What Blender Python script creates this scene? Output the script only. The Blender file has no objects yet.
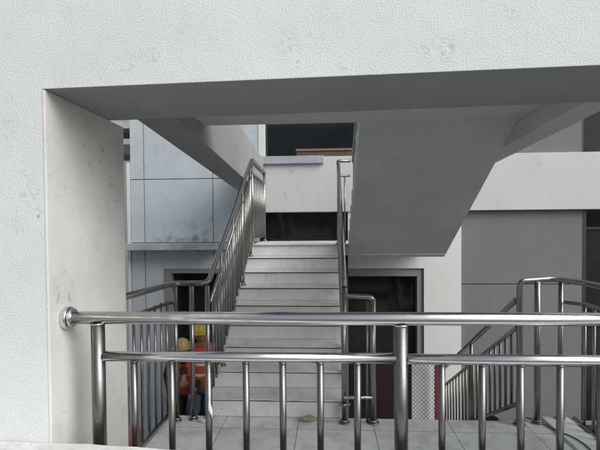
import bpy, bmesh, math, random
from mathutils import Vector, Matrix
random.seed(7)
R = math.radians
scn = bpy.context.scene
col = bpy.context.collection

# ------------------------------------------------------------ materials
def newmat(name):
    m = bpy.data.materials.new(name); m.use_nodes = True
    nt = m.node_tree; b = nt.nodes['Principled BSDF']
    return m, nt, b

def N(nt, t, **kw):
    n = nt.nodes.new(t)
    for k, v in kw.items():
        if k in n.inputs: n.inputs[k].default_value = v
        else: setattr(n, k, v)
    return n

def coords(nt, scale=(1, 1, 1), rot=(0, 0, 0)):
    tc = N(nt, 'ShaderNodeTexCoord'); mp = N(nt, 'ShaderNodeMapping')
    mp.inputs['Scale'].default_value = scale; mp.inputs['Rotation'].default_value = rot
    nt.links.new(tc.outputs['Object'], mp.inputs['Vector'])
    return mp.outputs['Vector']

def noise(nt, vec, scale, detail=6, rough=.6):
    n = N(nt, 'ShaderNodeTexNoise'); n.inputs['Scale'].default_value = scale
    n.inputs['Detail'].default_value = detail; n.inputs['Roughness'].default_value = rough
    nt.links.new(vec, n.inputs['Vector']); return n.outputs['Fac']

def ramp(nt, fac, a, b, va=0., vb=1.):
    r = N(nt, 'ShaderNodeMapRange'); r.inputs['From Min'].default_value = a; r.inputs['From Max'].default_value = b
    r.inputs['To Min'].default_value = va; r.inputs['To Max'].default_value = vb
    nt.links.new(fac, r.inputs['Value']); return r.outputs['Result']

def math_(nt, op, a, b):
    n = N(nt, 'ShaderNodeMath', operation=op)
    for i, v in enumerate((a, b)):
        if isinstance(v, (int, float)): n.inputs[i].default_value = v
        else: nt.links.new(v, n.inputs[i])
    return n.outputs[0]

def mixc(nt, fac, a, b):
    n = N(nt, 'ShaderNodeMix', data_type='RGBA')
    if isinstance(fac, (int, float)): n.inputs[0].default_value = fac
    else: nt.links.new(fac, n.inputs[0])
    for i, v in ((6, a), (7, b)):
        if isinstance(v, tuple): n.inputs[i].default_value = (*v, 1)
        else: nt.links.new(v, n.inputs[i])
    return n.outputs[2]

def blob_mask(nt, pts, sc=60):
    """union of small ragged spots at given object-space points: (x,y,z,radius)"""
    tc = N(nt, 'ShaderNodeTexCoord')
    nz = N(nt, 'ShaderNodeTexNoise'); nz.inputs['Scale'].default_value = sc; nz.inputs['Detail'].default_value = 5
    nt.links.new(tc.outputs['Object'], nz.inputs['Vector'])
    out = None
    for (x, y, z, r, st) in pts:
        d = N(nt, 'ShaderNodeVectorMath', operation='DISTANCE'); d.inputs[1].default_value = (x, y, z)
        nt.links.new(tc.outputs['Object'], d.inputs[0])
        a = ramp(nt, d.outputs['Value'], r, r * .3)
        b = math_(nt, 'MULTIPLY', a, ramp(nt, nz.outputs['Fac'], .48, .68))
        b = math_(nt, 'MULTIPLY', b, st)
        out = b if out is None else math_(nt, 'MAXIMUM', out, b)
    return out

def plaster(name, colr, dirt=(.25, .25, .24), mottling=.06, streak=.25, bump=.25, bscale=140, spots=None, speck=.5, rough=.85, streak_scale=5, thr=.60, spot_scale=60):
    m, nt, b = newmat(name)
    v = coords(nt)
    big = noise(nt, v, 1.7, 5); mid = noise(nt, v, 9, 6)
    c2 = tuple(x * (1 - mottling * 2.2) for x in colr)
    c = mixc(nt, ramp(nt, big, .35, .7), colr, c2)
    c = mixc(nt, ramp(nt, mid, .5, .8, 0, mottling * 3), c, dirt)
    vs = coords(nt, (streak_scale, streak_scale, .45))
    st = noise(nt, vs, 2.6, 7, .7)
    patch = noise(nt, v, 1.1, 3)
    sm = math_(nt, 'MULTIPLY', ramp(nt, st, thr, thr + .16), ramp(nt, patch, .45, .65))
    c = mixc(nt, math_(nt, 'MULTIPLY', sm, streak), c, dirt)
    sp = noise(nt, v, 55, 3, .5)
    spm = math_(nt, 'MULTIPLY', ramp(nt, sp, .68, .74), ramp(nt, noise(nt, v, 3, 2), .5, .62))
    c = mixc(nt, math_(nt, 'MULTIPLY', spm, speck), c, dirt)
    fine = noise(nt, v, bscale * 1.6, 2, .5)
    c = mixc(nt, ramp(nt, fine, .56, .72, 0, .16), c, dirt)
    if spots:
        c = mixc(nt, blob_mask(nt, spots, spot_scale), c, tuple(x * .6 for x in dirt))
    nt.links.new(c, b.inputs['Base Color']); b.inputs['Roughness'].default_value = rough
    bm_ = N(nt, 'ShaderNodeBump'); bm_.inputs['Strength'].default_value = bump; bm_.inputs['Distance'].default_value = .004
    h = math_(nt, 'ADD', noise(nt, v, bscale, 3, .55), math_(nt, 'MULTIPLY', noise(nt, v, 6, 3), 1.2))
    nt.links.new(h, bm_.inputs['Height']); nt.links.new(bm_.outputs[0], b.inputs['Normal'])
    return m

def steel(name, base=(.56, .55, .53), rough=.17, grime_shade=.35, bump=.03):
    m, nt, b = newmat(name)
    v = coords(nt)
    n1 = noise(nt, v, 16, 6, .65); n2 = noise(nt, v, 120, 3)
    c = mixc(nt, ramp(nt, n1, .5, .78, 0, grime_shade), base, (.16, .145, .12))
    spots = ramp(nt, noise(nt, v, 70, 4, .7), .66, .72, 0, .5)
    c = mixc(nt, spots, c, (.62, .61, .58))
    nt.links.new(c, b.inputs['Base Color'])
    b.inputs['Metallic'].default_value = 1.
    r = math_(nt, 'ADD', ramp(nt, n1, .35, .75, rough, rough + .2), math_(nt, 'MULTIPLY', n2, .05))
    nt.links.new(r, b.inputs['Roughness'])
    bp = N(nt, 'ShaderNodeBump'); bp.inputs['Strength'].default_value = bump; bp.inputs['Distance'].default_value = .002
    nt.links.new(noise(nt, v, 30, 3), bp.inputs['Height']); nt.links.new(bp.outputs[0], b.inputs['Normal'])
    return m

def flat(name, colr, rough=.7, metal=0., var=.15, scale=14, spec=.5):
    m, nt, b = newmat(name)
    v = coords(nt)
    c = mixc(nt, ramp(nt, noise(nt, v, scale), .3, .75), colr, tuple(x * (1 - var) for x in colr))
    nt.links.new(c, b.inputs['Base Color']); b.inputs['Roughness'].default_value = rough
    b.inputs['Metallic'].default_value = metal; b.inputs['Specular IOR Level'].default_value = spec
    return m

WHITE = (.74, .75, .75)
# scuffs placed where the wall has them: object space = world space
wall_spots = [(-1.075, 1.6, 1.70, .05, .4), (-1.046, 1.6, 1.64, .028, .9), (-1.085, 1.6, 1.78, .04, .35), (-1.055, 1.6, 1.74, .03, .4), (-1.03, 1.6, 1.56, .02, .4), (-1.12, 1.6, 1.6, .05, .2), (-1.15, 1.6, 1.95, .06, .2), (-.62, 1.6, 2.20, .05, .35), (-.70, 1.6, 2.17, .06, .25),
              (-.95, 1.6, 2.12, .05, .15), (-.13, 1.6, 2.22, .05, .35), (-.10, 1.6, 2.15, .02, .5), (.40, 1.6, 2.19, .06, .45), (.34, 1.6, 2.17, .05, .3),
              (.06, 1.6, 2.13, .03, .3), (-.50, 1.6, 2.27, .08, .15), (.62, 1.6, 2.3, .07, .2), (-.05, 1.6, 2.24, .04, .2)]
M = {}
M['wall'] = plaster('white_render', (.645, .675, .685), dirt=(.36, .36, .34), mottling=.04, streak=.3, bump=.6, bscale=170, spots=wall_spots, speck=.5, streak_scale=9, thr=.66)
jamb_spots = [(-1.01, 2.02, 1.95, .045, .45), (-1.01, 2.10, 1.80, .04, .5), (-1.01, 2.16, 1.72, .05, .55), (-1.01, 1.98, 1.64, .03, .5), (-1.01, 1.9, 1.86, .022, .6), (-1.01, 1.82, 1.55, .022, .45),
              (-1.01, 2.0, 1.88, .025, .6), (-1.01, 2.05, 1.70, .03, .6), (-1.01, 1.86, 1.93, .02, .5), (-1.01, 1.72, 1.74, .02, .3), (-1.01, 1.95, 1.5, .02, .4), (-1.01, 2.1, 1.58, .03, .4), (-1.01, 1.78, 1.70, .015, .4),
              (-1.01, 1.66, 1.33, .035, .6), (-1.01, 1.74, 1.315, .03, .6), (-1.01, 1.64, 1.38, .035, .4), (-1.01, 1.76, 1.36, .025, .5), (-1.01, 1.70, 1.41, .03, .35), (-1.01, 1.65, 1.27, .02, .6), (-1.01, 1.69, 1.30, .05, .25),
              (-1.01, 2.2, 1.9, .05, .5), (-1.01, 2.15, .75, .025, .6), (-1.01, 2.18, .9, .02, .4), (-1.01, 2.2, 1.3, .03, .4), (-1.01, 2.19, 1.5, .03, .5), (-1.01, 2.22, 1.1, .03, .4)]
M['jamb'] = plaster('aged_white_render', (.60, .603, .585), dirt=(.28, .255, .21), mottling=.09, streak=.22, bump=.4, bscale=130, spots=jamb_spots, speck=.9, thr=.60)
M['soffit'] = plaster('soffit_paint', (.60, .612, .61), dirt=(.36, .36, .36), mottling=.07, streak=.2, bump=.12, bscale=60, speck=.25)
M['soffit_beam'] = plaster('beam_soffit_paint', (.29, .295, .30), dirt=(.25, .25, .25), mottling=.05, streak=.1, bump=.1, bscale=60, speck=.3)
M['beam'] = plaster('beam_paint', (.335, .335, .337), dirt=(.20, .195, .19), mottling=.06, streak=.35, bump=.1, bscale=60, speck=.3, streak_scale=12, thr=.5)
M['ledge'] = plaster('ledge_render', (.66, .665, .655), dirt=(.16, .15, .13), mottling=.14, streak=.2, bump=.7, bscale=45, speck=.9)
M['band'] = plaster('fascia_paint', (.50, .515, .515), spots=[(-.57, 7.2, 2.43, .05, 1.), (-.66, 7.2, 2.10, .04, 1.), (-.66, 7.2, 2.04, .03, 1.), (3.2, 7.2, 2.5, .06, .4), (2.6, 7.2, 1.9, .05, .4)], spot_scale=25, dirt=(.30, .29, .28), mottling=.04, streak=.22, bump=.1, speck=.25)
M['grey_wall'] = plaster('grey_cladding', (.155, .160, .160), dirt=(.085, .085, .085), mottling=.05, streak=.35, bump=.06, speck=.15)
M['column'] = plaster('column_paint', (.60, .62, .61), dirt=(.36, .36, .35), mottling=.04, streak=.15, bump=.08, speck=.3)
M['blue_panel'] = plaster('blue_grey_cladding', (.45, .505, .54), dirt=(.20, .22, .24), mottling=.07, streak=.45, spot_scale=9, spots=[(-2.45, 7.3, 1.36, .22, .8), (-2.1, 7.3, 1.34, .2, 1.), (-2.75, 7.3, 1.34, .15, .6), (-1.95, 7.3, 1.42, .15, .6), (-2.3, 7.3, 1.5, .25, .4), (-1.9, 7.3, 1.7, .15, .3)], bump=.06, speck=.2, rough=.55, streak_scale=4, thr=.52)
M['seam'] = flat('dark_seam', (.05, .055, .06))
M['tread'] = plaster('tread_stone', (.78, .785, .775), dirt=(.14, .135, .12), mottling=.13, streak=.5, bump=.15, speck=.8, rough=.6)
M['riser'] = plaster('riser_stone', (.84, .845, .835), dirt=(.13, .12, .10), mottling=.06, streak=.6, bump=.15, speck=.9, rough=.6, streak_scale=8, thr=.56)
M['grime_shade'] = flat('joint_grime_shade', (.03, .029, .026), .9)  # near black: joint dirt plus painted shade below the nosings
M['concrete'] = plaster('raw_concrete', (.30, .30, .29), dirt=(.12, .12, .11), mottling=.12, streak=.3, bump=.3)
M['marble'] = plaster('grey_marble', (.42, .46, .49), dirt=(.2, .22, .24), mottling=.2, streak=.5, bump=.02, rough=.35)
M['steel'] = steel('stainless_steel', (.33, .325, .31), .22, .55)
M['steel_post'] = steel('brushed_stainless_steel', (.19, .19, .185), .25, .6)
M['steel_far'] = steel('weathered_stainless_steel', (.34, .33, .31), .26, .55)
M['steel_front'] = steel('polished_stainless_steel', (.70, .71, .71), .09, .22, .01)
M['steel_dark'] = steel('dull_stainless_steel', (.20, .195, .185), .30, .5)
M['dark'] = flat('dark_interior', (.012, .012, .013), .6, var=.4)
M['frame'] = flat('grey_door_frame', (.22, .22, .215), .5, var=.1)
M['black_frame'] = flat('black_window_frame', (.02, .021, .023), .4)
M['red_door'] = flat('dark_red_door', (.026, .010, .012), .45, var=.3)
M['wood'] = flat('old_wood', (.11, .075, .05), .7, var=.5, scale=8)
M['wood_pale'] = flat('pale_old_wood', (.20, .155, .115), .7, var=.4, scale=8)
M['red'] = flat('red_paint', (.16, .018, .035), .5)
M['wire'] = flat('dark_wire', (.05, .05, .05), .5, .5)
M['sheet'] = flat('pale_backing', (.80, .80, .80), .8)
M['cable'] = flat('black_cable', (.012, .012, .012), .5)
M['litter'] = flat('dried_leaf', (.42, .36, .24), .8, var=.6, scale=60)
M['rag'] = flat('white_rag', (.7, .7, .68), .9, var=.5, scale=50)
M['vest'] = flat('orange_vest', (.62, .085, .035), .8, var=.25, scale=25)
M['vest_strip'] = flat('reflective_strip', (.62, .62, .50), .4)
M['helmet'] = flat('yellow_helmet', (.55, .40, .06), .35, var=.08)
M['helmet_old'] = flat('old_yellow_helmet', (.52, .38, .13), .5, var=.3)
M['skin'] = flat('skin', (.32, .18, .12), .6, var=.1)
M['jeans'] = flat('blue_jeans', (.055, .075, .12), .9, var=.3, scale=30)
M['black_cloth'] = flat('black_cloth', (.018, .018, .02), .9)
M['grey_cloth'] = flat('grey_cloth', (.10, .10, .11), .9)
M['shoe'] = flat('dark_shoe', (.03, .028, .025), .6)
M['pink'] = flat('pink_bin', (.48, .22, .21), .7)
M['brick'] = flat('brown_brick', (.085, .07, .065), .9)
M['nb_white'] = flat('white_tile', (.75, .76, .77), .7)
M['ground'] = plaster('ground_concrete', (.33, .33, .325), dirt=(.08, .08, .075), mottling=.15, streak=.0, bump=.3, bscale=40)

M['walkway'] = plaster('walkway_concrete', (.11, .11, .108), dirt=(.05, .05, .045), mottling=.15, streak=0., bump=.3, bscale=40)

def glassmat(name, colr=(.012, .014, .016), rough=.06, warp=.0):
    m, nt, b = newmat(name)
    v = coords(nt)
    c = mixc(nt, ramp(nt, noise(nt, v, 2.3), .4, .7), colr, tuple(x * .5 for x in colr))
    nt.links.new(c, b.inputs['Base Color'])
    b.inputs['Roughness'].default_value = rough; b.inputs['Specular IOR Level'].default_value = .3
    return m
M['glass'] = glassmat('dark_glass')
M['glass_tint'] = glassmat('dusty_dark_glass', (.02, .022, .024), .25)
M['glass_grey'] = glassmat('grey_tinted_glass', (.012, .014, .016), .15)

def tiles():
    m, nt, b = newmat('floor_tiles')
    tc = N(nt, 'ShaderNodeTexCoord'); mp = N(nt, 'ShaderNodeMapping')
    mp.inputs['Location'].default_value = (-.35, -3.55 + .6, 0)
    nt.links.new(tc.outputs['Object'], mp.inputs['Vector'])
    br = N(nt, 'ShaderNodeTexBrick'); br.offset = 0; br.squash = 1
    br.inputs['Scale'].default_value = 1; br.inputs['Brick Width'].default_value = .6; br.inputs['Row Height'].default_value = .6
    br.inputs['Mortar Size'].default_value = .003; br.inputs['Mortar Smooth'].default_value = .1
    br.inputs['Color1'].default_value = (.60, .61, .605, 1); br.inputs['Color2'].default_value = (.67, .68, .675, 1)
    br.inputs['Mortar'].default_value = (.16, .16, .155, 1)
    nt.links.new(mp.outputs[0], br.inputs['Vector'])
    v = coords(nt)
    c = mixc(nt, ramp(nt, noise(nt, v, 5, 7, .7), .45, .75, 0, .6), br.outputs['Color'], (.17, .165, .15))
    sp = ramp(nt, noise(nt, v, 60, 3), .68, .74, 0, .6)
    c = mixc(nt, sp, c, (.12, .11, .10))
    sc = ramp(nt, noise(nt, v, 33, 4), .70, .75, 0, .5)
    c = mixc(nt, sc, c, (.62, .62, .6))
    nt.links.new(c, b.inputs['Base Color'])
    b.inputs['Roughness'].default_value = .5
    nt.links.new(ramp(nt, noise(nt, v, 7, 5), .3, .7, .35, .65), b.inputs['Roughness'])
    return m
M['tiles'] = tiles()

# ------------------------------------------------------------ mesh helpers
def box(bm, x0, x1, y0, y1, z0, z1):
    vs = [bm.verts.new((x, y, z)) for x in (x0, x1) for y in (y0, y1) for z in (z0, z1)]
    for f in ((0, 1, 3, 2), (4, 6, 7, 5), (0, 4, 5, 1), (2, 3, 7, 6), (0, 2, 6, 4), (1, 5, 7, 3)):
        bm.faces.new([vs[i] for i in f])
    return vs

def prism(bm, poly, axis, a, b):
    """poly: 2-D points; axis 'x': (y,z), 'y': (x,z), 'z': (x,y); extruded a..b"""
    def p(q, t):
        return {'x': (t, q[0], q[1]), 'y': (q[0], t, q[1]), 'z': (q[0], q[1], t)}[axis]
    A = [bm.verts.new(p(q, a)) for q in poly]; B = [bm.verts.new(p(q, b)) for q in poly]
    n = len(poly)
    bm.faces.new(A); bm.faces.new(B[::-1])
    for i in range(n):
        bm.faces.new((A[i], B[i], B[(i + 1) % n], A[(i + 1) % n]))

def rounded(pts, rad, k=6):
    pts = [Vector(p) for p in pts]; out = [pts[0]]
    for i in range(1, len(pts) - 1):
        a, c, b = pts[i - 1], pts[i], pts[i + 1]
        r = min(rad, (a - c).length * .49, (b - c).length * .49)
        p0 = c + (a - c).normalized() * r; p1 = c + (b - c).normalized() * r
        for j in range(k + 1):
            t = j / k
            out.append(p0.lerp(c, t).lerp(c.lerp(p1, t), t))
    out.append(pts[-1]); return out

def tube(bm, pts, r, seg=14, bend=0., caps=True):
    pts = rounded(pts, bend) if bend and len(pts) > 2 else [Vector(p) for p in pts]
    q = [pts[0]]
    for p in pts[1:]:
        if (p - q[-1]).length > 1e-5: q.append(p)
    pts = q
    t0 = (pts[1] - pts[0]).normalized()
    up = Vector((0, 0, 1)) if abs(t0.z) < .9 else Vector((1, 0, 0))
    n = t0.cross(up).normalized(); rings = []
    for i, p in enumerate(pts):
        if i == 0: t = t0; s = 1
        elif i == len(pts) - 1: t = (pts[-1] - pts[-2]).normalized()
        else:
            t = ((pts[i + 1] - p).normalized() + (p - pts[i - 1]).normalized()).normalized()
        n = (n - t * n.dot(t)).normalized(); b = t.cross(n)
        rr = r(i / (len(pts) - 1)) if callable(r) else r
        rings.append([bm.verts.new(p + (n * math.cos(2 * math.pi * j / seg) + b * math.sin(2 * math.pi * j / seg)) * rr) for j in range(seg)])
    for a, b in zip(rings, rings[1:]):
        for j in range(seg):
            f = bm.faces.new((a[j], a[(j + 1) % seg], b[(j + 1) % seg], b[j])); f.smooth = True
    if caps:
        bm.faces.new(rings[0][::-1]); bm.faces.new(rings[-1])

def ball(bm, c, r, sc=(1, 1, 1), sub=2, cut=None):
    g = bmesh.ops.create_icosphere(bm, subdivisions=sub, radius=r)
    for v in g['verts']:
        v.co = Vector((v.co.x * sc[0], v.co.y * sc[1], v.co.z * sc[2])) + Vector(c)
        for f in v.link_faces: f.smooth = True
    return g['verts']

def obj(name, build, mat, parent=None, bevel=0., **props):
    bm = bmesh.new(); build(bm)
    bmesh.ops.recalc_face_normals(bm, faces=bm.faces)
    me = bpy.data.meshes.new(name); bm.to_mesh(me); bm.free()
    for m in (mat if isinstance(mat, (list, tuple)) else [mat]): me.materials.append(m)
    o = bpy.data.objects.new(name, me); col.objects.link(o)
    if parent is not None: o.parent = parent
    if bevel:
        md = o.modifiers.new('bevel', 'BEVEL'); md.width = bevel; md.segments = 2; md.limit_method = 'ANGLE'
    for k, v in props.items(): o[k] = v
    return o

def thing(name, label, cat, loc=(0, 0, 0), group=None):
    o = bpy.data.objects.new(name, None); col.objects.link(o)
    o.empty_display_size = .1; o['label'] = label; o['category'] = cat
    if group: o['group'] = group
    return o

def tag(o, label, cat, group=None):
    o['label'] = label; o['category'] = cat
    if group: o['group'] = group
    return o

B = lambda *a: (lambda bm: box(bm, *a))
T = lambda pts, r, seg=14, bend=0.: (lambda bm: tube(bm, pts, r, seg, bend))

# ------------------------------------------------------------ setting: ground and floors
GZ = -1.75
obj('ground', lambda bm: box(bm, -400, 400, -400, 400, GZ - .3, GZ), M['ground'], kind='structure')
obj('walkway_floor', B(-6, 6, -4.5, 1.14, -.2, 0), M['walkway'], kind='structure')
obj('landing_floor', B(-1.33, 1.72, 2.102, 3.77, -.18, 0), M['tiles'], kind='structure')
tag(obj('kerb', lambda bm: (box(bm, 1.722, 1.93, 2.102, 3.83, -.18, .02)), M['column'], bevel=.008),
    'pale concrete kerb strip along the right edge of the tiled landing', 'kerb')
tag(obj('shed', lambda bm: (box(bm, 2.3, 5.5, 4.1, 6.6, -1.26, -1.2), box(bm, 2.4, 5.4, 4.2, 6.5, GZ, -1.262)), M['black_frame'], bevel=.01),
    'low dark shed roof below the right side of the landing', 'shed')
def bars(bm):
    for y in (5.55, 5.9, 6.3):
        box(bm, 2.9, 4.4, y, y + .04, -1.10, -1.06)
    for x in (3.0, 4.3):
        box(bm, x, x + .04, 5.5, 6.4, -1.199, -1.101)
tag(obj('metal_rack', bars, M['frame']), 'low grey metal rack lying on the dark shed roof behind the right railing', 'rack')

# ------------------------------------------------------------ near wall with the opening
XL = -1.01
def nearwall(bm):
    prism(bm, [(-4.0, 0), (XL - .010, 0), (XL - .010, 2.086), (1.95, 2.131), (1.95, 0), (4.2, 0), (4.2, 4.4), (-4.0, 4.4)], 'y', 1.6, 2.1)
fw = thing('opening_wall', 'thick white rendered wall with the large rectangular opening framing the stairs', 'wall')
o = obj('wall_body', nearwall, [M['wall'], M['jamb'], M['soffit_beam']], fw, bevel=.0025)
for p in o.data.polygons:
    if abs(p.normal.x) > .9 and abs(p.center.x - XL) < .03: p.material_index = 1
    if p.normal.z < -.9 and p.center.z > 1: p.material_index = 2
# pier that continues the left jamb behind the beam, its rear corner rounded
def pier(bm):
    r = .035; P_ = [(-1.62, 2.102), (XL - .009, 2.102), (XL - .009, 1.599), (XL - .005, 1.599), (XL - .0015, 1.6005), (XL, 1.604)]
    for i in range(7):
        a = i / 6 * math.pi / 2
        P_.append((XL - r + r * math.cos(a), 2.262 - r + r * math.sin(a)))
    P_.append((-1.62, 2.262))
    prism(bm, P_, 'z', 0, 2.084)
obj('pier', pier, M['jamb'], fw)
obj('curb', B(XL + .002, 1.948, 1.602, 2.098, 0, .5), M['ledge'], fw)

def ledge(bm):
    n = 60
    rows = []
    for i in range(n + 1):
        x = -2.6 + 5.2 * i / n
        z = .813 - .012 * (x + 1.2) - .032 * max(0, x + .824) + random.uniform(-.0018, .0018)
        rows.append([bm.verts.new((x, 1.15, z - .004)), bm.verts.new((x, 1.56, z - .001)), bm.verts.new((x, 1.588, z)), bm.verts.new((x, 1.5975, z - .005)),
                     bm.verts.new((x, 1.5975, 0)), bm.verts.new((x, 1.15, 0))])
    for a, b in zip(rows, rows[1:]):
        for j in range(6):
            bm.faces.new((a[j], a[(j + 1) % 6], b[(j + 1) % 6], b[j]))
    bm.faces.new(rows[0]); bm.faces.new(rows[-1][::-1])
tag(obj('parapet', ledge, M['ledge']), 'rough white parapet ledge in the foreground below the steel rails', 'parapet')

# ------------------------------------------------------------ front railing
fr = thing('front_railing', 'polished steel railing with two thick bars across the opening, nearest the camera', 'railing')
RY = 1.7
posts = [-.881, .264, 1.41]
def rl(bm):
    tube(bm, [(XL + .004, RY, 1.2435), (1.94, RY, 1.2475)], .0243, 40)
    for x in posts: tube(bm, [(x, RY, 1.2200), (x, RY, 1.2245)], .0275, 20)
obj('top_rail', rl, M['steel_front'], fr)
def fl(bm):
    tube(bm, [(XL + .001, RY, 1.2435), (XL + .022, RY, 1.2435)], .043, 28)
    tube(bm, [(XL + .023, RY, 1.2435), (XL + .036, RY, 1.2435)], .036, 28)
obj('wall_flange', fl, M['steel_front'], fr, bevel=.003)
posts = [-.881, .264, 1.41]
for x in posts:
    obj('post', T([(x, RY, .5), (x, RY, 1.226)], .0255 if x > 0 else .0255, 20), M['steel_post'], fr)
def lowrail(bm):
    xs = posts + [1.94]
    for a, b in zip(xs, xs[1:]):
        tube(bm, [(a + .02, RY, 1.0965), (b - .02, RY, 1.0985)], .0193, 24)
obj('lower_rail', lowrail, M['steel_front'], fr)
obj('bottom_rail', lambda bm: tube(bm, [(XL + .004, RY, .56), (1.94, RY, .56)], .016, 14), M['steel'], fr)
for x in (-.741, -.597, -.455, -.312, -.173, -.034, .103, .412, .556, .695, .831, .972, 1.11, 1.26, 1.55, 1.69, 1.83):
    def fb(bm, x=x):
        tube(bm, [(x, RY, .56), (x + random.uniform(-.003, .003), RY, 1.083)], .0128, 16)
        tube(bm, [(x, RY, 1.0755), (x, RY, 1.0800)], .0146, 16)
    obj('baluster', fb, M['steel_post'], fr)
def crust(bm):
    tube(bm, [(-.450, RY - .013, .935), (-.446, RY - .015, .905), (-.437, RY - .014, .868)], lambda t: .007 * (1 - abs(2 * t - 1) ** 2) + .0015, 8)
obj('paint_drip', crust, M['rag'], fr, label='white dried paint blob on one baluster')

# ------------------------------------------------------------ stairs
RIS, TR, Y0 = .15, .272, 3.772
SX0, SX1 = -1.03, .125
YM = Y0 + 8 * TR            # front edge of the mid landing
sc = thing('lower_stair_flight', 'worn pale stone stair flight rising from the tiled landing to the mid landing', 'stairs')
def under(bm):
    pts = [(Y0 + .012, 0)]
    for k in range(8):
        pts += [(Y0 + .012 + k * TR, RIS * (k + 1) - .015), (Y0 + .012 + (k + 1) * TR, RIS * (k + 1) - .015)]
    pts += [(YM + .012, 1.15), (YM - .2, 1.02), (Y0 + .35, -.18), (Y0 + .012, -.18)]
    prism(bm, pts, 'x', SX0, SX1)
obj('stair_body', under, M['concrete'], sc)
for k in range(8):
    z = RIS * (k + 1); y = Y0 + k * TR
    obj('riser', B(SX0 + .003, SX1 - .003, y, y + .011, z - RIS + .002, z - .022), M['riser'], sc)
    obj('nosing_joint_shade', B(SX0 + .004, SX1 - .004, y - .001, y + .0115, z - .0215, z - .0115), M['grime_shade'], sc)  # dirty joint strip, darkened to paint the shadow line under the nosing
    def tb(bm, y=y, z=z):
        n = 14; rnd = random.Random(k * 7 + 1)
        xs = [SX0 - .004 + (SX1 - SX0 + .008) * i / n for i in range(n + 1)]
        prev = None
        for x in xs:
            e = rnd.uniform(0, .0035) + (.006 if rnd.random() < .15 else 0)
            ring = [bm.verts.new(p) for p in ((x, y - .015 + e, z - .011), (x, y - .015 + e, z - .004), (x, y - .012 + e, z), (x, y + TR - .002, z), (x, y + TR - .002, z - .011))]
            if prev:
                for q in range(5): bm.faces.new((prev[q], prev[(q + 1) % 5], ring[(q + 1) % 5], ring[q]))
            else: bm.faces.new(ring)
            prev = ring
        bm.faces.new(prev[::-1])
    obj('tread', tb, M['tread'], sc)
obj('riser', B(SX0 + .003, SX1 - .003, YM, YM + .011, 1.202, 1.327), M['riser'], sc)
obj('mid_landing', lambda bm: (box(bm, SX0 - .004, 1.492, YM - .020, 7.2, 1.335, 1.35), box(bm, SX0, 1.488, YM + .013, 7.19, 1.205, 1.334)), M['tread'], sc)

# upper flight, seen from below, with the upper landing
uf = thing('upper_stair_flight', 'grey sloping underside of the upper stair flight hanging over the right side', 'stairs')
SL = RIS / TR
def uflight(bm):
    pts = [(YM + .10, 1.172), (YM + .10, 1.322), (YM, 1.322)]
    for k in range(8):
        pts += [(YM - k * TR, 1.35 + RIS * k + .002), (YM - k * TR, 1.35 + RIS * (k + 1))]
    yl = YM - 8 * TR
    pts += [(3.72, 2.699), (3.72, 2.412)]
    prism(bm, pts, 'x', .262, 1.498)
obj('stair_slab', uflight, M['soffit'], uf)
obj('upper_landing', B(-.998, 1.496, 2.104, 3.715, 2.41, 2.70), M['soffit'], uf)
for k in range(8):
    obj('tread', B(.262, 1.496, YM - (k + 1) * TR + .004, YM - k * TR + .012, 1.35 + RIS * (k + 1) + .002, 1.35 + RIS * (k + 1) + .02), M['tread'], uf)

# long side beams
def beam(bm, x0, x1, zn, zf, tn, tf, y0=2.104, y1=7.28):
    vs = []
    for y, a, t in ((y0, zn, tn), (y1, zf, tf)):
        vs += [bm.verts.new((x0, y, a)), bm.verts.new((x1, y, a)), bm.verts.new((x1, y, t)), bm.verts.new((x0, y, t))]
    for f in ((0, 1, 2, 3), (7, 6, 5, 4), (0, 4, 5, 1), (1, 5, 6, 2), (2, 6, 7, 3), (3, 7, 4, 0)):
        bm.faces.new([vs[i] for i in f])
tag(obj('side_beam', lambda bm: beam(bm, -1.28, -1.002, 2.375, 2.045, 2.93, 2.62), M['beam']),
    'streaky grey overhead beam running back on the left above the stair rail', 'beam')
tag(obj('side_beam', lambda bm: beam(bm, 1.50, 1.70, 2.33, 2.10, 2.95, 2.7), M['soffit']),
    'grey overhead beam at the upper right behind the upper flight', 'beam')

# descending flight on the right
dn = thing('descending_stairs', 'stone steps going down behind the landing on the right', 'stairs')
def down(bm):
    pts = [(3.78, -.02)]
    for k in range(11):
        pts += [(3.78 + TR * k, -.15 * (k + 1)), (3.78 + TR * (k + 1), -.15 * (k + 1))]
    pts += [(3.78 + TR * 11, GZ), (3.78 + TR * 9, GZ), (3.78, -.35)]
    prism(bm, pts, 'x', .40, 1.46)
obj('steps', down, M['tread'], dn)

# ------------------------------------------------------------ stair railings
def railing_post(parent, x, y, z0, z1, r=.019, mat=None, flange=True):
    def f(bm):
        tube(bm, [(x, y, z0), (x, y, z1)], r, 14)
        if flange:
            tube(bm, [(x, y, z0), (x, y, z0 + .012)], r + .022, 16)
            tube(bm, [(x, y, z0 + .012), (x, y, z0 + .03)], r + .010, 16)
    obj('post', f, mat or M['steel'], parent)

def run(parent, p0, p1, n, zlow, zup, r=.010, mat=None):
    """balusters between p0 and p1 (x,y,zbase)"""
    for i in range(n):
        t = (i + .5) / n
        x, y, z = (p0[j] + (p1[j] - p0[j]) * t for j in range(3))
        obj('baluster', T([(x, y, z + zlow), (x, y, z + zup)], r, 10), mat or M['steel'], parent)

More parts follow.
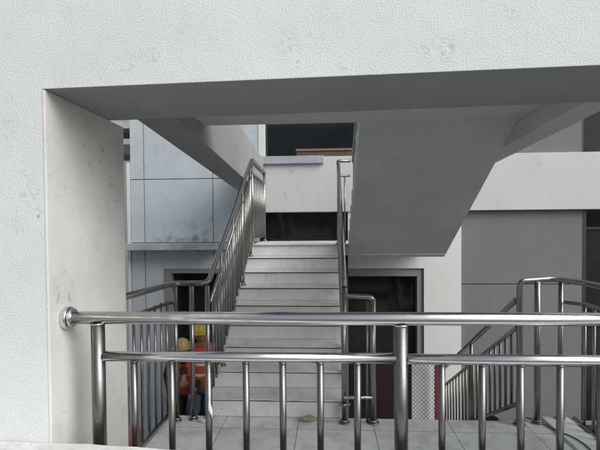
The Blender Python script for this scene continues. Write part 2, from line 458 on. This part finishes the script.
S = .552
lr = thing('stair_railing', 'long steel railing from the left landing edge up the left side of the stairs', 'railing')
LX = -1.28; LSX = -.985
top = [(LX, 2.28, 1.17), (LX, 3.74, 1.118), (LSX - .01, 3.75, 1.118), (LSX, 5.93, 2.45), (LSX, 7.18, 2.42)]
obj('top_rail', T(top, .0225, 16, .07), M['steel'], lr)
obj('middle_rail', lambda bm: (tube(bm, [(LX, 2.28, 1.04), (LX, 3.70, .972)], .015, 12),
                               tube(bm, [(LSX, 3.77, .955), (LSX, 5.93, 2.28), (LSX, 7.14, 2.26)], .015, 12)), M['steel'], lr)
obj('bottom_rail', lambda bm: (tube(bm, [(LX, 2.28, .10), (LX, 3.70, .10)], .015, 12),
                               tube(bm, [(LSX, 3.95, .27), (LSX, 5.93, 1.43), (LSX, 7.14, 1.43)], .013, 12)), M['steel'], lr)
for x, y in ((LX + .035, 3.66), (-1.12, 3.70), (-.997, 3.725)):
    railing_post(lr, x, y, 0, 1.1, .0195)
railing_post(lr, LX, 2.4, 0, 1.15)
run(lr, (LX, 2.5, 0), (LX, 3.62, 0), 9, .10, 1.01)
run(lr, (LSX, 3.80, .20), (LSX, 5.90, 1.42), 20, .0, .80, .0105)
for k in (2, 4, 6, 8):
    y = Y0 + (k - .5) * TR; railing_post(lr, LSX, y, RIS * k, 1.118 + (y - 3.75) * .611 - .02, .016)
for y in (5.96, 7.14):
    railing_post(lr, LSX, y, 1.35, 2.42, .017)
run(lr, (LSX, 6.02, 1.36), (LSX, 7.1, 1.36), 8, .07, .9, .0105)

rr = thing('stair_railing', 'steel railing on the right side of the stairs, bent at its foot', 'railing')
RX = .128
obj('top_rail', lambda bm: (tube(bm, [(RX, 3.69, 1.09), (RX + .005, 5.90, 2.40), (RX + .012, 5.93, 2.41), (.290, 5.93, 2.41)], .0215, 16, .05),
                            tube(bm, [(RX, 3.72, 1.11), (RX, 3.685, 1.025), (.352, 3.685, 1.015), (.352, 3.685, .93)], .0215, 16, .06)), M['steel'], rr)
obj('middle_rail', lambda bm: tube(bm, [(RX, 3.72, .95), (RX + .005, 5.91, 2.22), (.285, 5.91, 2.22)], .015, 12), M['steel'], rr)
obj('bottom_rail', lambda bm: tube(bm, [(RX, 3.95, .27), (RX, 5.9, 1.42)], .013, 12), M['steel'], rr)
railing_post(rr, RX - .008, 3.675, 0, 1.08, .021)
railing_post(rr, .352, 3.685, 0, 1.0, .024)
run(rr, (RX, 3.80, .20), (RX, 5.85, 1.42), 18, 0, .80, .0105)
railing_post(rr, RX + .005, 5.90, 1.35, 2.39, .016)
obj('baluster', T([(.215, 5.91, 1.36), (.215, 5.91, 2.22)], .0105, 10), M['steel'], rr)
obj('post', T([(.305, 3.70, 0), (.312, 3.70, .98)], .0105, 10), M['steel'], rr)
def cl(bm):
    tube(bm, [(.118, 3.65, .217), (.342, 3.65, .220)], .0125, 12)
obj('tie_bar', cl, M['steel_front'], rr)
obj('clamp', lambda bm: (tube(bm, [(.08, 3.675, .150), (.168, 3.675, .150)], .010, 10), tube(bm, [(RX - .008, 3.675, .135), (RX - .008, 3.675, .165)], .028, 14)), M['steel'], rr)

# upper flight's own railing on its left side
ur = thing('upper_flight_railing', 'steel railing along the left edge of the upper stair flight, glimpsed edge on', 'railing')
UX = .325
zt = lambda y: 1.35 + (YM - y) * S
obj('top_rail', T([(UX, 5.9, 2.40), (UX, 3.75, zt(3.75) + 1.05)], .0215, 14), M['steel'], ur)
obj('bottom_rail', T([(UX, 5.9, 1.50), (UX, 3.75, zt(3.75) + .14)], .013, 10), M['steel'], ur)
run(ur, (UX, 5.86, zt(5.86)), (UX, 3.8, zt(3.8)), 16, .12, 1.03, .0105)

# right hand railing: landing edge, corner, then down the descending flight
dr = thing('landing_railing', 'dark steel railing round the right landing corner and down the descending steps', 'railing')
CX = 1.492
obj('top_rail', lambda bm: (tube(bm, [(1.5, 3.705, .02), (1.5, 3.705, 1.14), (1.80, 3.80, 1.148), (1.98, 3.66, 1.128), (1.98, 2.2, 1.13)], .0225, 18, .06),
                            tube(bm, [(CX, 3.74, .99), (CX, 6.1, .99 - 2.36 * S)], .0215, 14)), M['steel'], dr)
obj('middle_rail', lambda bm: (tube(bm, [(1.87, 3.76, .965), (1.98, 3.66, .962), (1.98, 2.2, .97)], .015, 12),
                               tube(bm, [(CX, 3.73, .768), (CX, 6.1, .768 - 2.37 * S)], .017, 12)), M['steel'], dr)
obj('bottom_rail', lambda bm: (tube(bm, [(1.97, 3.80, .02), (1.97, 2.2, .02)], .016, 12),
                               tube(bm, [(CX, 3.74, .150), (CX, 6.1, .15 - 2.36 * S)], .017, 12)), M['steel_dark'], dr)
railing_post(dr, 1.5, 3.705, 0, .3, .0245)
railing_post(dr, 1.655, 3.745, 0, 1.13, .0235)
railing_post(dr, 1.855, 3.79, .02, 1.14, .019)
run(dr, (1.97, 3.72, 0), (1.975, 2.35, 0), 11, .03, .965, .0125)
for i in range(18):
    y = 3.84 + .125 * i; zb = -(y - 3.78) * S
    obj('baluster', T([(CX, y, zb + .14), (CX, y, .768 - (y - 3.73) * S)], .0115, 10), M['steel_dark'], dr)
for y in (4.9, 6.1):
    railing_post(dr, CX, y, -(y - 3.78) * S - .05, .99 - (y - 3.74) * S, .018, M['steel_dark'])

# ------------------------------------------------------------ the building behind
Y = 7.3
bd = thing('office_building', 'facade behind the stairs with white fascia, blue grey panels and dark glazing', 'building')
# back-up wall mass with openings: built from strips
def bluewall(bm):
    # panels with real open joints, door opening x -2.53..-1.70 below z .837
    g = .006
    xs = [-3.20, -2.97, -1.843, -1.09]
    for i in range(3):
        x0, x1 = xs[i] + g, xs[i + 1] - g
        box(bm, x0, x1, Y, Y + .05, 2.357 + g, 4.6)
        box(bm, x0, x1, Y, Y + .05, 1.335, 2.357 - g)
    box(bm, -3.20 + g, -2.97 - g, Y, Y + .05, GZ, 1.335 - 2 * g)
    prism(bm, [(-2.97 + g, GZ), (-2.66, GZ), (-2.66, .905), (-1.843, .905), (-1.843, 1.335 - 2 * g), (-2.97 + g, 1.335 - 2 * g)], 'y', Y, Y + .05)
    box(bm, -1.843 + g, -1.10, Y, Y + .05, .905, 1.335 - 2 * g)
    box(bm, -1.60, -1.10, Y, Y + .05, GZ, .905)
obj('panel_wall', bluewall, M['blue_panel'], bd)
obj('backing_wall', lambda bm: (box(bm, -3.17, -2.6, Y + .052, Y + .3, GZ, 5), box(bm, -2.6, -1.11, Y + .052, Y + .3, .92, 5)), M['seam'], bd)
obj('side_wall', B(-3.20, -3.172, Y + .06, Y + 2, GZ, 5), M['column'], bd)
def sideclad(bm): box(bm, -3.25, -3.203, Y - .02, Y + .3, GZ, 2.63)
obj('corner_trim', sideclad, M['column'], bd)
obj('canopy_ledge', lambda bm: (box(bm, -3.20, -1.745, Y - .26, Y - .003, 1.222, 1.325), box(bm, -1.743, -1.60, Y - .10, Y - .003, 1.222, 1.318)), M['marble'], bd, bevel=.004)
ld = obj('door', lambda bm: (box(bm, -2.66, -2.53, Y - .01, Y + .08, GZ, .90), box(bm, -2.53, -1.60, Y - .01, Y + .08, .835, .90)), M['frame'], bd)
obj('door_glass', B(-2.528, -1.602, Y + .5, Y + .52, GZ, .90), M['dark'], ld)
obj('reveal', lambda bm: (box(bm, -2.528, -2.50, Y + .09, Y + .5, GZ, .90),), M['dark'], ld)
# white fascia band right of the stair, dark glazing above and below
obj('fascia', B(-1.0, 9, Y - .10, Y + .12, 1.803, 2.665), M['band'], bd, bevel=.004)
obj('window_reveal', B(-1.095, -1.004, Y - .012, Y + .3, 2.667, 4.6), M['column'], bd)
w = obj('window', B(-1.0, .78, Y + .20, Y + .22, 2.667, 4.4), M['glass'], bd)
obj('window_frame', lambda bm: (box(bm, -1.0, .78, Y + .15, Y + .198, 2.667, 2.70), box(bm, -1.0, -.97, Y + .15, Y + .198, 2.70, 4.4)), M['black_frame'], w)
w = obj('window', B(-1.1, .31, Y + .10, Y + .12, 1.0, 1.80), M['glass'], bd)
obj('wall_below_landing', B(-1.1, .311, Y + .02, Y + .2, GZ, 1.0), M['grey_wall'], bd)
# grey upper wall at right of flight and its windows
obj('upper_wall', B(.78, 3.872, Y + .0, Y + .3, 2.667, 4.6), M['grey_wall'], bd)
w = obj('window', B(3.91, 9, Y + .12, Y + .14, 2.667, 4.6), M['glass'], bd)
obj('window_frame', B(3.874, 3.91, Y + .02, Y + .14, 2.667, 4.6), M['black_frame'], w)
# grey lower cladding with horizontal joint
def lowclad(bm):
    g = .006
    box(bm, 2.05 + g, 3.886, Y, Y + .25, .658 + g, 1.80)
    box(bm, 2.05 + g, 3.886, Y, Y + .25, -.62 + g, .658 - g)
    box(bm, 2.05 + g, 3.886, Y, Y + .25, GZ, -.62 - g)
obj('lower_cladding', lowclad, M['grey_wall'], bd)
obj('cladding_backing', B(2.04, 3.88, Y + .26, Y + .3, GZ, 1.8), M['seam'], bd)
w = obj('window', lambda bm: (box(bm, 3.95, 9, Y + .10, Y + .12, .9, 1.80), box(bm, 3.95, 9, Y + .10, Y + .12, GZ, .895)), [M['glass'], M['glass_grey']], bd)
obj('window_frame', lambda bm: (box(bm, 3.888, 3.948, Y + .0, Y + .12, GZ, 1.80), box(bm, 3.95, 9, Y + .06, Y + .098, 1.5, 1.53), box(bm, 3.95, 9, Y + .06, Y + .098, .0, .05)), M['black_frame'], w)
obj('tinted_pane', B(3.96, 9, Y + .085, Y + .095, .06, 1.49), M['glass_grey'], w)
obj('grey_pane', B(3.96, 9, Y + .085, Y + .095, -1.6, -.02), M['glass_tint'], w)
# white column with lintel round the recessed right-hand door
def doorwall(bm):
    prism(bm, [(.311, 1.802), (.311, .912), (1.481, .912), (1.481, GZ), (2.05, GZ), (2.05, 1.802)], 'y', Y - .07, Y + .2)
obj('column', doorwall, M['column'], bd)
rd = obj('door', lambda bm: (box(bm, .311, 1.479, Y - .03, Y + .16, .785, .910), box(bm, 1.385, 1.479, Y - .03, Y + .16, GZ, .785)), M['frame'], bd)
obj('transom_glass', B(.311, 1.384, Y + .14, Y + .15, .0, .784), M['glass'], rd)
obj('transom_bar', B(.311, .95, Y + .09, Y + .138, .15, .37), M['glass_tint'], rd)
obj('door_leaf', B(.70, 1.02, Y + .10, Y + .14, GZ, -.50), M['red_door'], rd)
obj('door_recess', lambda bm: (box(bm, .312, .698, Y + .12, Y + .139, GZ, -.02), box(bm, .70, 1.02, Y + .12, Y + .139, -.498, -.02)), M['glass_tint'], rd)
obj('door_recess', B(1.02, 1.384, Y + .12, Y + .139, GZ, -.02), M['dark'], rd)

# things on the sill
tag(obj('wooden_plank', lambda bm: (box(bm, -.50, .42, Y - .02, Y + .08, 2.768, 2.80)), M['wood_pale']),
    'thin pale brown plank lying on the darker plank under the upper window', 'plank')
tag(obj('wooden_plank', lambda bm: box(bm, -.49, .42, Y - .0, Y + .06, 2.667, 2.766), M['wood']), 'thick dark brown plank resting on the white fascia under the upper window', 'plank')
tag(obj('marble_slab', lambda bm: box(bm, -1.04, -.06, Y - .16, Y - .103, 2.555, 2.672), M['marble'], bevel=.003), 'blue grey marble slab on the top edge of the white fascia', 'slab')

# ------------------------------------------------------------ neighbouring building seen through the slot
nb = thing('distant_building', 'sliver of a brown and white building beyond the blue grey panels on the left', 'building')
obj('wall', B(-7, -3.6, 9.25, 9.6, -1.75, 2.95), M['column'], nb)
obj('tile_band', B(-7, -3.6, 9.25, 9.6, 2.952, 3.075), M['brick'], nb)
obj('shade', B(-7, -3.6, 9.25, 9.6, 3.077, 3.285), M['grey_wall'], nb)
obj('canopy', B(-7, -3.6, 9.25, 9.6, 3.287, 3.4), M['nb_white'], nb)
obj('dark_gap', B(-7, -3.6, 9.25, 9.6, 3.402, 3.525), M['dark'], nb)
obj('upper_wall', B(-7, -3.6, 9.25, 9.6, 3.527, 3.61), M['brick'], nb)
obj('parapet', B(-7, -3.6, 9.25, 9.6, 3.612, 3.74), M['nb_white'], nb)
obj('roof_storey', B(-7, -3.6, 9.25, 9.6, 3.742, 6), M['column'], nb)
# ------------------------------------------------------------ barrier, litter, cable
bx = thing('mesh_barrier', 'wire mesh barrier with a dark red frame beside the door', 'barrier')
def mesh_(bm):
    z0, z1, x0, x1, y = -1.70, -.40, 1.02, 1.50, 6.6
    d = .058; w_ = .0030
    n = int((x1 - x0 + z1 - z0) / d) + 1
    for s in (1, -1):
        for i in range(n):
            c = -(z1 - z0) + i * d
            pts = []
            for t in (0, 1):
                pass
            # line x = x0 + c + u, z = z0 + u (s=1), mirrored for s=-1
            u0 = max(0, -c); u1 = min(z1 - z0, x1 - x0 - c)
            if u1 - u0 < .01: continue
            a = (x0 + c + u0, z0 + u0); b = (x0 + c + u1, z0 + u1)
            if s < 0: a = (x0 + x1 - a[0], a[1]); b = (x0 + x1 - b[0], b[1])
            tube(bm, [(a[0], y + .003 * s, a[1]), (b[0], y + .003 * s, b[1])], w_, 5)
obj('wire_mesh', mesh_, M['wire'], bx)
obj('frame', lambda bm: (box(bm, 1.50, 1.545, 6.58, 6.62, GZ, -.355), box(bm, .98, 1.5, 6.58, 6.62, -.40, -.355), box(bm, .98, 1.02, 6.58, 6.62, GZ, -.40)), M['red'], bx)
tag(obj('white_board', B(1.20, 1.49, 6.72, 6.74, GZ, -.40), M['sheet']), 'white board standing behind the wire mesh barrier', 'board')

def crumple(c, sx, sy, sz, seed, n=3):
    rnd = random.Random(seed)
    def f(bm):
        for i in range(n):
            cc = (c[0] + rnd.uniform(-sx, sx) * .5, c[1] + rnd.uniform(-sy, sy) * .4, c[2] + sz * .35)
            vs = ball(bm, cc, 1, (sx * .5, sy * .5, sz * .5), 2)
            for v in vs:
                v.co += Vector((rnd.uniform(-1, 1) * sx * .13, rnd.uniform(-1, 1) * sy * .13, rnd.uniform(-1, 1) * sz * .2))
                v.co.z = max(v.co.z, c[2] + .001)
            for f_ in bm.faces: f_.smooth = False
    return f
tag(obj('crumpled_rag', crumple((-.17, 3.71, 0), .085, .05, .045, 3, 5), M['litter']), 'crumpled yellowish rag at the foot of the stairs', 'rag')
tag(obj('paper_scrap', crumple((-1.04, 3.64, 0), .05, .04, .035, 5, 3), M['rag']), 'white scrap of paper beside the left railing post', 'paper scrap')
tag(obj('tile_chip', crumple((-1.09, 3.56, 0), .03, .02, .012, 8, 2), M['rag']), 'tiny white chip on the tiles near the left railing', 'chip')
def cab(bm):
    tube(bm, [(1.60, 3.83, .006), (1.67, 3.78, .007), (1.712, 3.62, .009), (1.735, 3.52, .027), (1.80, 3.40, .027), (1.80, 3.26, .027), (1.77, 3.05, .027), (1.79, 2.6, .027)], .0045, 8, .08)
tag(obj('cable', cab, M['cable']), 'thin black cable curling over the pale kerb', 'cable')
tag(obj('brown_sack', crumple((1.36, 3.84, -.06), .09, .08, .07, 11, 4), M['shoe']), 'small dark bundle at the top of the descending steps', 'bundle')
tag(obj('pink_crate', B(-2.35, -1.75, 3.6, 4.2, GZ, -.28), M['pink'], bevel=.02), 'pink box standing below the left landing edge', 'box')

# ------------------------------------------------------------ workers
def person(label, base, lean, hvm, pants, scale, turn, crouch):
    p = thing('person', label, 'person', group='workers behind the left railing')
    rz = Matrix.Rotation(turn, 4, 'Z')
    def W(x, y, z):
        v = rz @ Vector((x * scale, y * scale, z * scale)); return Vector(base) + v
    hipz = .92 - crouch
    hip = Vector((0, 0, hipz)); ch = Vector((0, -lean * .35, hipz + .42 - lean * .06)); nk = Vector((0, -lean * .5, hipz + .56 - lean * .1))
    hd = nk + Vector((0, -.06 - lean * .12, .14))
    chains = []
    V = []; E = []; RD = []
    def add(pt, r, par=None):
        V.append(tuple(W(*pt))); RD.append(r * scale)
        if par is not None: E.append((par, len(V) - 1))
        return len(V) - 1
    h = add(hip, .135); s1 = add(hip.lerp(ch, .5), .125, h); c = add(ch, .145, s1); n = add(nk, .058, c); n2 = add(nk + Vector((0, -.01, .06)), .055, n)
    for sgn in (-1, 1):
        sh = add((sgn * .18, ch.y, ch.z + .09), .062, c)
        el = add((sgn * .25, ch.y - .04, ch.z - .18), .045, sh)
        wr = add((sgn * (.22 - lean * .1), ch.y - .25, ch.z - .25 - lean * .12), .032, el)
        hj = add((sgn * .10, 0, hipz - .06), .095, h)
        kn = add((sgn * .13, -.10 - crouch * .7, .49 - crouch * .15), .065, hj)
        an = add((sgn * .12, .02, .09), .042, kn)
        ft = add((sgn * .13, -.13, .045), .035, an)
        # hand: palm and fingers as fine chains
        wv = Vector((sgn * (.22 - lean * .1), ch.y - .25, ch.z - .25 - lean * .12))
        palm = add(wv + Vector((0, -.08, -.03)), .026, wr)
    me = bpy.data.meshes.new('body'); me.from_pydata(V, E, []); me.update()
    o = bpy.data.objects.new('body', me); col.objects.link(o); o.parent = p
    me.materials.append(M['skin'])
    sk = o.modifiers.new('skin', 'SKIN')
    for i, sv in enumerate(me.skin_vertices[0].data):
        sv.radius = (RD[i], RD[i]); sv.use_root = (i == 0)
    sk.use_smooth_shade = True
    o.modifiers.new('sub', 'SUBSURF').levels = 2; o.modifiers['sub'].render_levels = 2
    # fingers
    for sgn in (-1, 1):
        def fingers(bm, sgn=sgn):
            wv = Vector((sgn * (.22 - lean * .1), ch.y - .25, ch.z - .25 - lean * .12)) + Vector((0, -.085, -.03))
            pv = ball(bm, (0, 0, 0), 1, (.042, .05, .016), 2)
            for v in pv: v.co = W(*(v.co + wv + Vector((0, .03, 0))))
            for i in range(4):
                dx = (i - 1.5) * .019
                L = (.065, .08, .075, .058)[i]
                a = wv + Vector((dx, -.005, 0)); b = a + Vector((dx * .2, -L * .55, -.012)); c_ = b + Vector((0, -L * .3, -.032))
                tube(bm, [W(*a), W(*b), W(*c_)], .0085 * scale, 8)
            a = wv + Vector((-sgn * .025, .05, 0)); b = a + Vector((-sgn * .028, -.03, -.015)); c_ = b + Vector((-sgn * .004, -.032, -.012))
            tube(bm, [W(*a), W(*b), W(*c_)], .010 * scale, 8)
        obj('hand', fingers, M['skin'], o)
    def head(bm):
        vs = ball(bm, (0, 0, 0), 1, (.078, .098, .118), 3)
        for v in vs:
            if v.co.z < -.03: v.co.x *= .82; v.co.y *= .92
            v.co = W(*(v.co + hd))
        nv = ball(bm, (0, 0, 0), 1, (.014, .022, .026), 2)
        for v in nv: v.co = W(*(v.co + hd + Vector((0, -.1, -.015))))
        for sgn in (-1, 1):
            ev = ball(bm, (0, 0, 0), 1, (.012, .022, .032), 2)
            for v in ev: v.co = W(*(v.co + hd + Vector((sgn * .08, .01, -.01))))
    obj('head', head, M['skin'], o)
    def face(bm):
        for sgn in (-1, 1):
            ev = ball(bm, (0, 0, 0), 1, (.012, .006, .007), 1)
            for v in ev: v.co = W(*(v.co + hd + Vector((sgn * .03, -.093, .01))))
        ev = ball(bm, (0, 0, 0), 1, (.024, .006, .005), 1)
        for v in ev: v.co = W(*(v.co + hd + Vector((0, -.09, -.062))))
    obj('eyes_and_mouth', face, M['shoe'], o)
    def helm(bm):
        vs = ball(bm, (0, 0, 0), 1, (.118, .140, .125), 3)
        for v in vs:
            v.co.z = max(v.co.z, -.012); v.co = W(*(v.co + hd + Vector((0, .01, .045))))
        bv = ball(bm, (0, 0, 0), 1, (.138, .172, .012), 3)
        for v in bv: v.co = W(*(v.co + hd + Vector((0, -.012, .035))))
        tube(bm, [W(*(hd + Vector((0, -.10, .13)))), W(*(hd + Vector((0, 0, .175)))), W(*(hd + Vector((0, .11, .13))))], .012 * scale, 8, .05)
    obj('helmet', helm, hvm, p)
    # vest: lofted sleeveless shell
    def ring(bm, ce, rx, ry, n=20):
        return [bm.verts.new(W(ce[0] + rx * math.cos(a), ce[1] + ry * math.sin(a) * (1 + .04 * math.sin(3 * a)), ce[2])) for a in (2 * math.pi * i / n for i in range(n))]
    def loft(bm, rings):
        for a, b in zip(rings, rings[1:]):
            for j in range(len(a)):
                f = bm.faces.new((a[j], a[(j + 1) % len(a)], b[(j + 1) % len(a)], b[j])); f.smooth = True
        bm.faces.new(rings[0]); bm.faces.new(rings[-1][::-1])
    mid = hip.lerp(ch, .5)
    def vest(bm):
        loft(bm, [ring(bm, hip + Vector((0, 0, -.06)), .185, .145), ring(bm, hip.lerp(ch, .2), .18, .14), ring(bm, mid, .178, .138), ring(bm, ch, .195, .15),
                  ring(bm, ch + Vector((0, 0, .09)), .205, .12), ring(bm, nk + Vector((0, .0, -.02)), .11, .085)])
    ve = obj('vest', vest, M['vest'], p)
    def strips(bm):
        for q, rx, ry in ((hip.lerp(ch, .25), .184, .144), (hip.lerp(ch, .62), .19, .147)):
            loft(bm, [ring(bm, q, rx, ry), ring(bm, q + Vector((0, 0, .045)), rx, ry)])
    obj('reflective_strip', strips, M['vest_strip'], ve)
    for sgn in (-1, 1):
        def sleeves(bm, sgn=sgn):
            tube(bm, [W(sgn * .19, ch.y, ch.z + .09), W(sgn * .252, ch.y - .04, ch.z - .17), W(sgn * (.225 - lean * .1), ch.y - .22, ch.z - .235 - lean * .1)], lambda t: (.068 - .022 * t) * scale, 12, .03)
        obj('sleeve', sleeves, M['black_cloth'], p)
    def trousers(bm):
        loft(bm, [ring(bm, hip + Vector((0, 0, -.13)), .165, .135), ring(bm, hip + Vector((0, 0, -.03)), .17, .138), ring(bm, hip + Vector((0, 0, .05)), .155, .13)])
        for sgn in (-1, 1):
            tube(bm, [W(sgn * .09, 0, hipz - .06), W(sgn * .13, -.10 - crouch * .7, .49 - crouch * .15), W(sgn * .12, .02, .08)], lambda t: (.102 - .038 * t) * scale, 14, .05)
    obj('trousers', trousers, pants, p)
    for sgn in (-1, 1):
        def shoes(bm, sgn=sgn):
            vs = ball(bm, (0, 0, 0), 1, (.052, .14, .055), 2)
            for v in vs:
                v.co.z = max(v.co.z, -.045); v.co = W(*(v.co + Vector((sgn * .125, -.06, .045))))
        obj('shoe', shoes, M['shoe'], p)
    return p
person('worker in yellow helmet, orange vest and blue jeans standing behind the left railing', (-1.925, 6.85, GZ), .10, M['helmet'], M['jeans'], 1.07, .15, 0)
person('stooping worker in faded helmet, orange vest and black trousers, further left', (-2.20, 6.98, GZ), .45, M['helmet_old'], M['black_cloth'], 1.03, .1, .10)

# ------------------------------------------------------------ light
w = bpy.data.worlds.new('World'); scn.world = w; w.use_nodes = True
nt = w.node_tree; bg = nt.nodes['Background']
sky = nt.nodes.new('ShaderNodeTexSky'); sky.sky_type = 'NISHITA'; sky.sun_disc = False
SE, SR = R(40), R(128)
sky.sun_elevation = SE; sky.sun_rotation = SR; sky.air_density = 1.0; sky.dust_density = 6.0; sky.ozone_density = 1
hs = nt.nodes.new('ShaderNodeHueSaturation'); hs.inputs['Saturation'].default_value = .35
nt.links.new(sky.outputs[0], hs.inputs['Color']); nt.links.new(hs.outputs[0], bg.inputs['Color']); bg.inputs['Strength'].default_value = .15
sun = bpy.data.lights.new('sun', 'SUN'); sun.energy = 1.4; sun.angle = R(60); sun.color = (.90, .965, 1)
so = bpy.data.objects.new('sun', sun); col.objects.link(so)
d = Vector((math.sin(SR) * math.cos(SE), math.cos(SR) * math.cos(SE), math.sin(SE)))
so.rotation_euler = (-d).to_track_quat('-Z', 'Y').to_euler()

# ------------------------------------------------------------ camera
cam = bpy.data.cameras.new('camera'); co = bpy.data.objects.new('camera', cam); col.objects.link(co); scn.camera = co
cam.sensor_width = 36; cam.lens = 460 / 600 * 36; cam.clip_end = 2000; cam.clip_start = .02
yaw, pitch, roll = R(3.5), R(-1.3), .008
F = Vector((-math.sin(yaw) * math.cos(pitch), math.cos(yaw) * math.cos(pitch), math.sin(pitch)))
R0 = Vector((math.cos(yaw), math.sin(yaw), 0)); U0 = R0.cross(F)
Rv = R0 * math.cos(roll) - U0 * math.sin(roll); Uv = U0 * math.cos(roll) + R0 * math.sin(roll)
m = Matrix((Rv, Uv, -F)).transposed().to_4x4(); m.translation = Vector((0, 0, 1.59))
co.matrix_world = m
cam.shift_y = 11 / 600        # optical centre sits below the middle of the picture

scn.view_settings.view_transform = 'Standard'; scn.view_settings.look = 'None'
scn.view_settings.exposure = 0.07; scn.view_settings.gamma = 1; scn.view_settings.use_curve_mapping = False
scn.render.engine = 'CYCLES'
scn.cycles.max_bounces = 10; scn.cycles.diffuse_bounces = 6
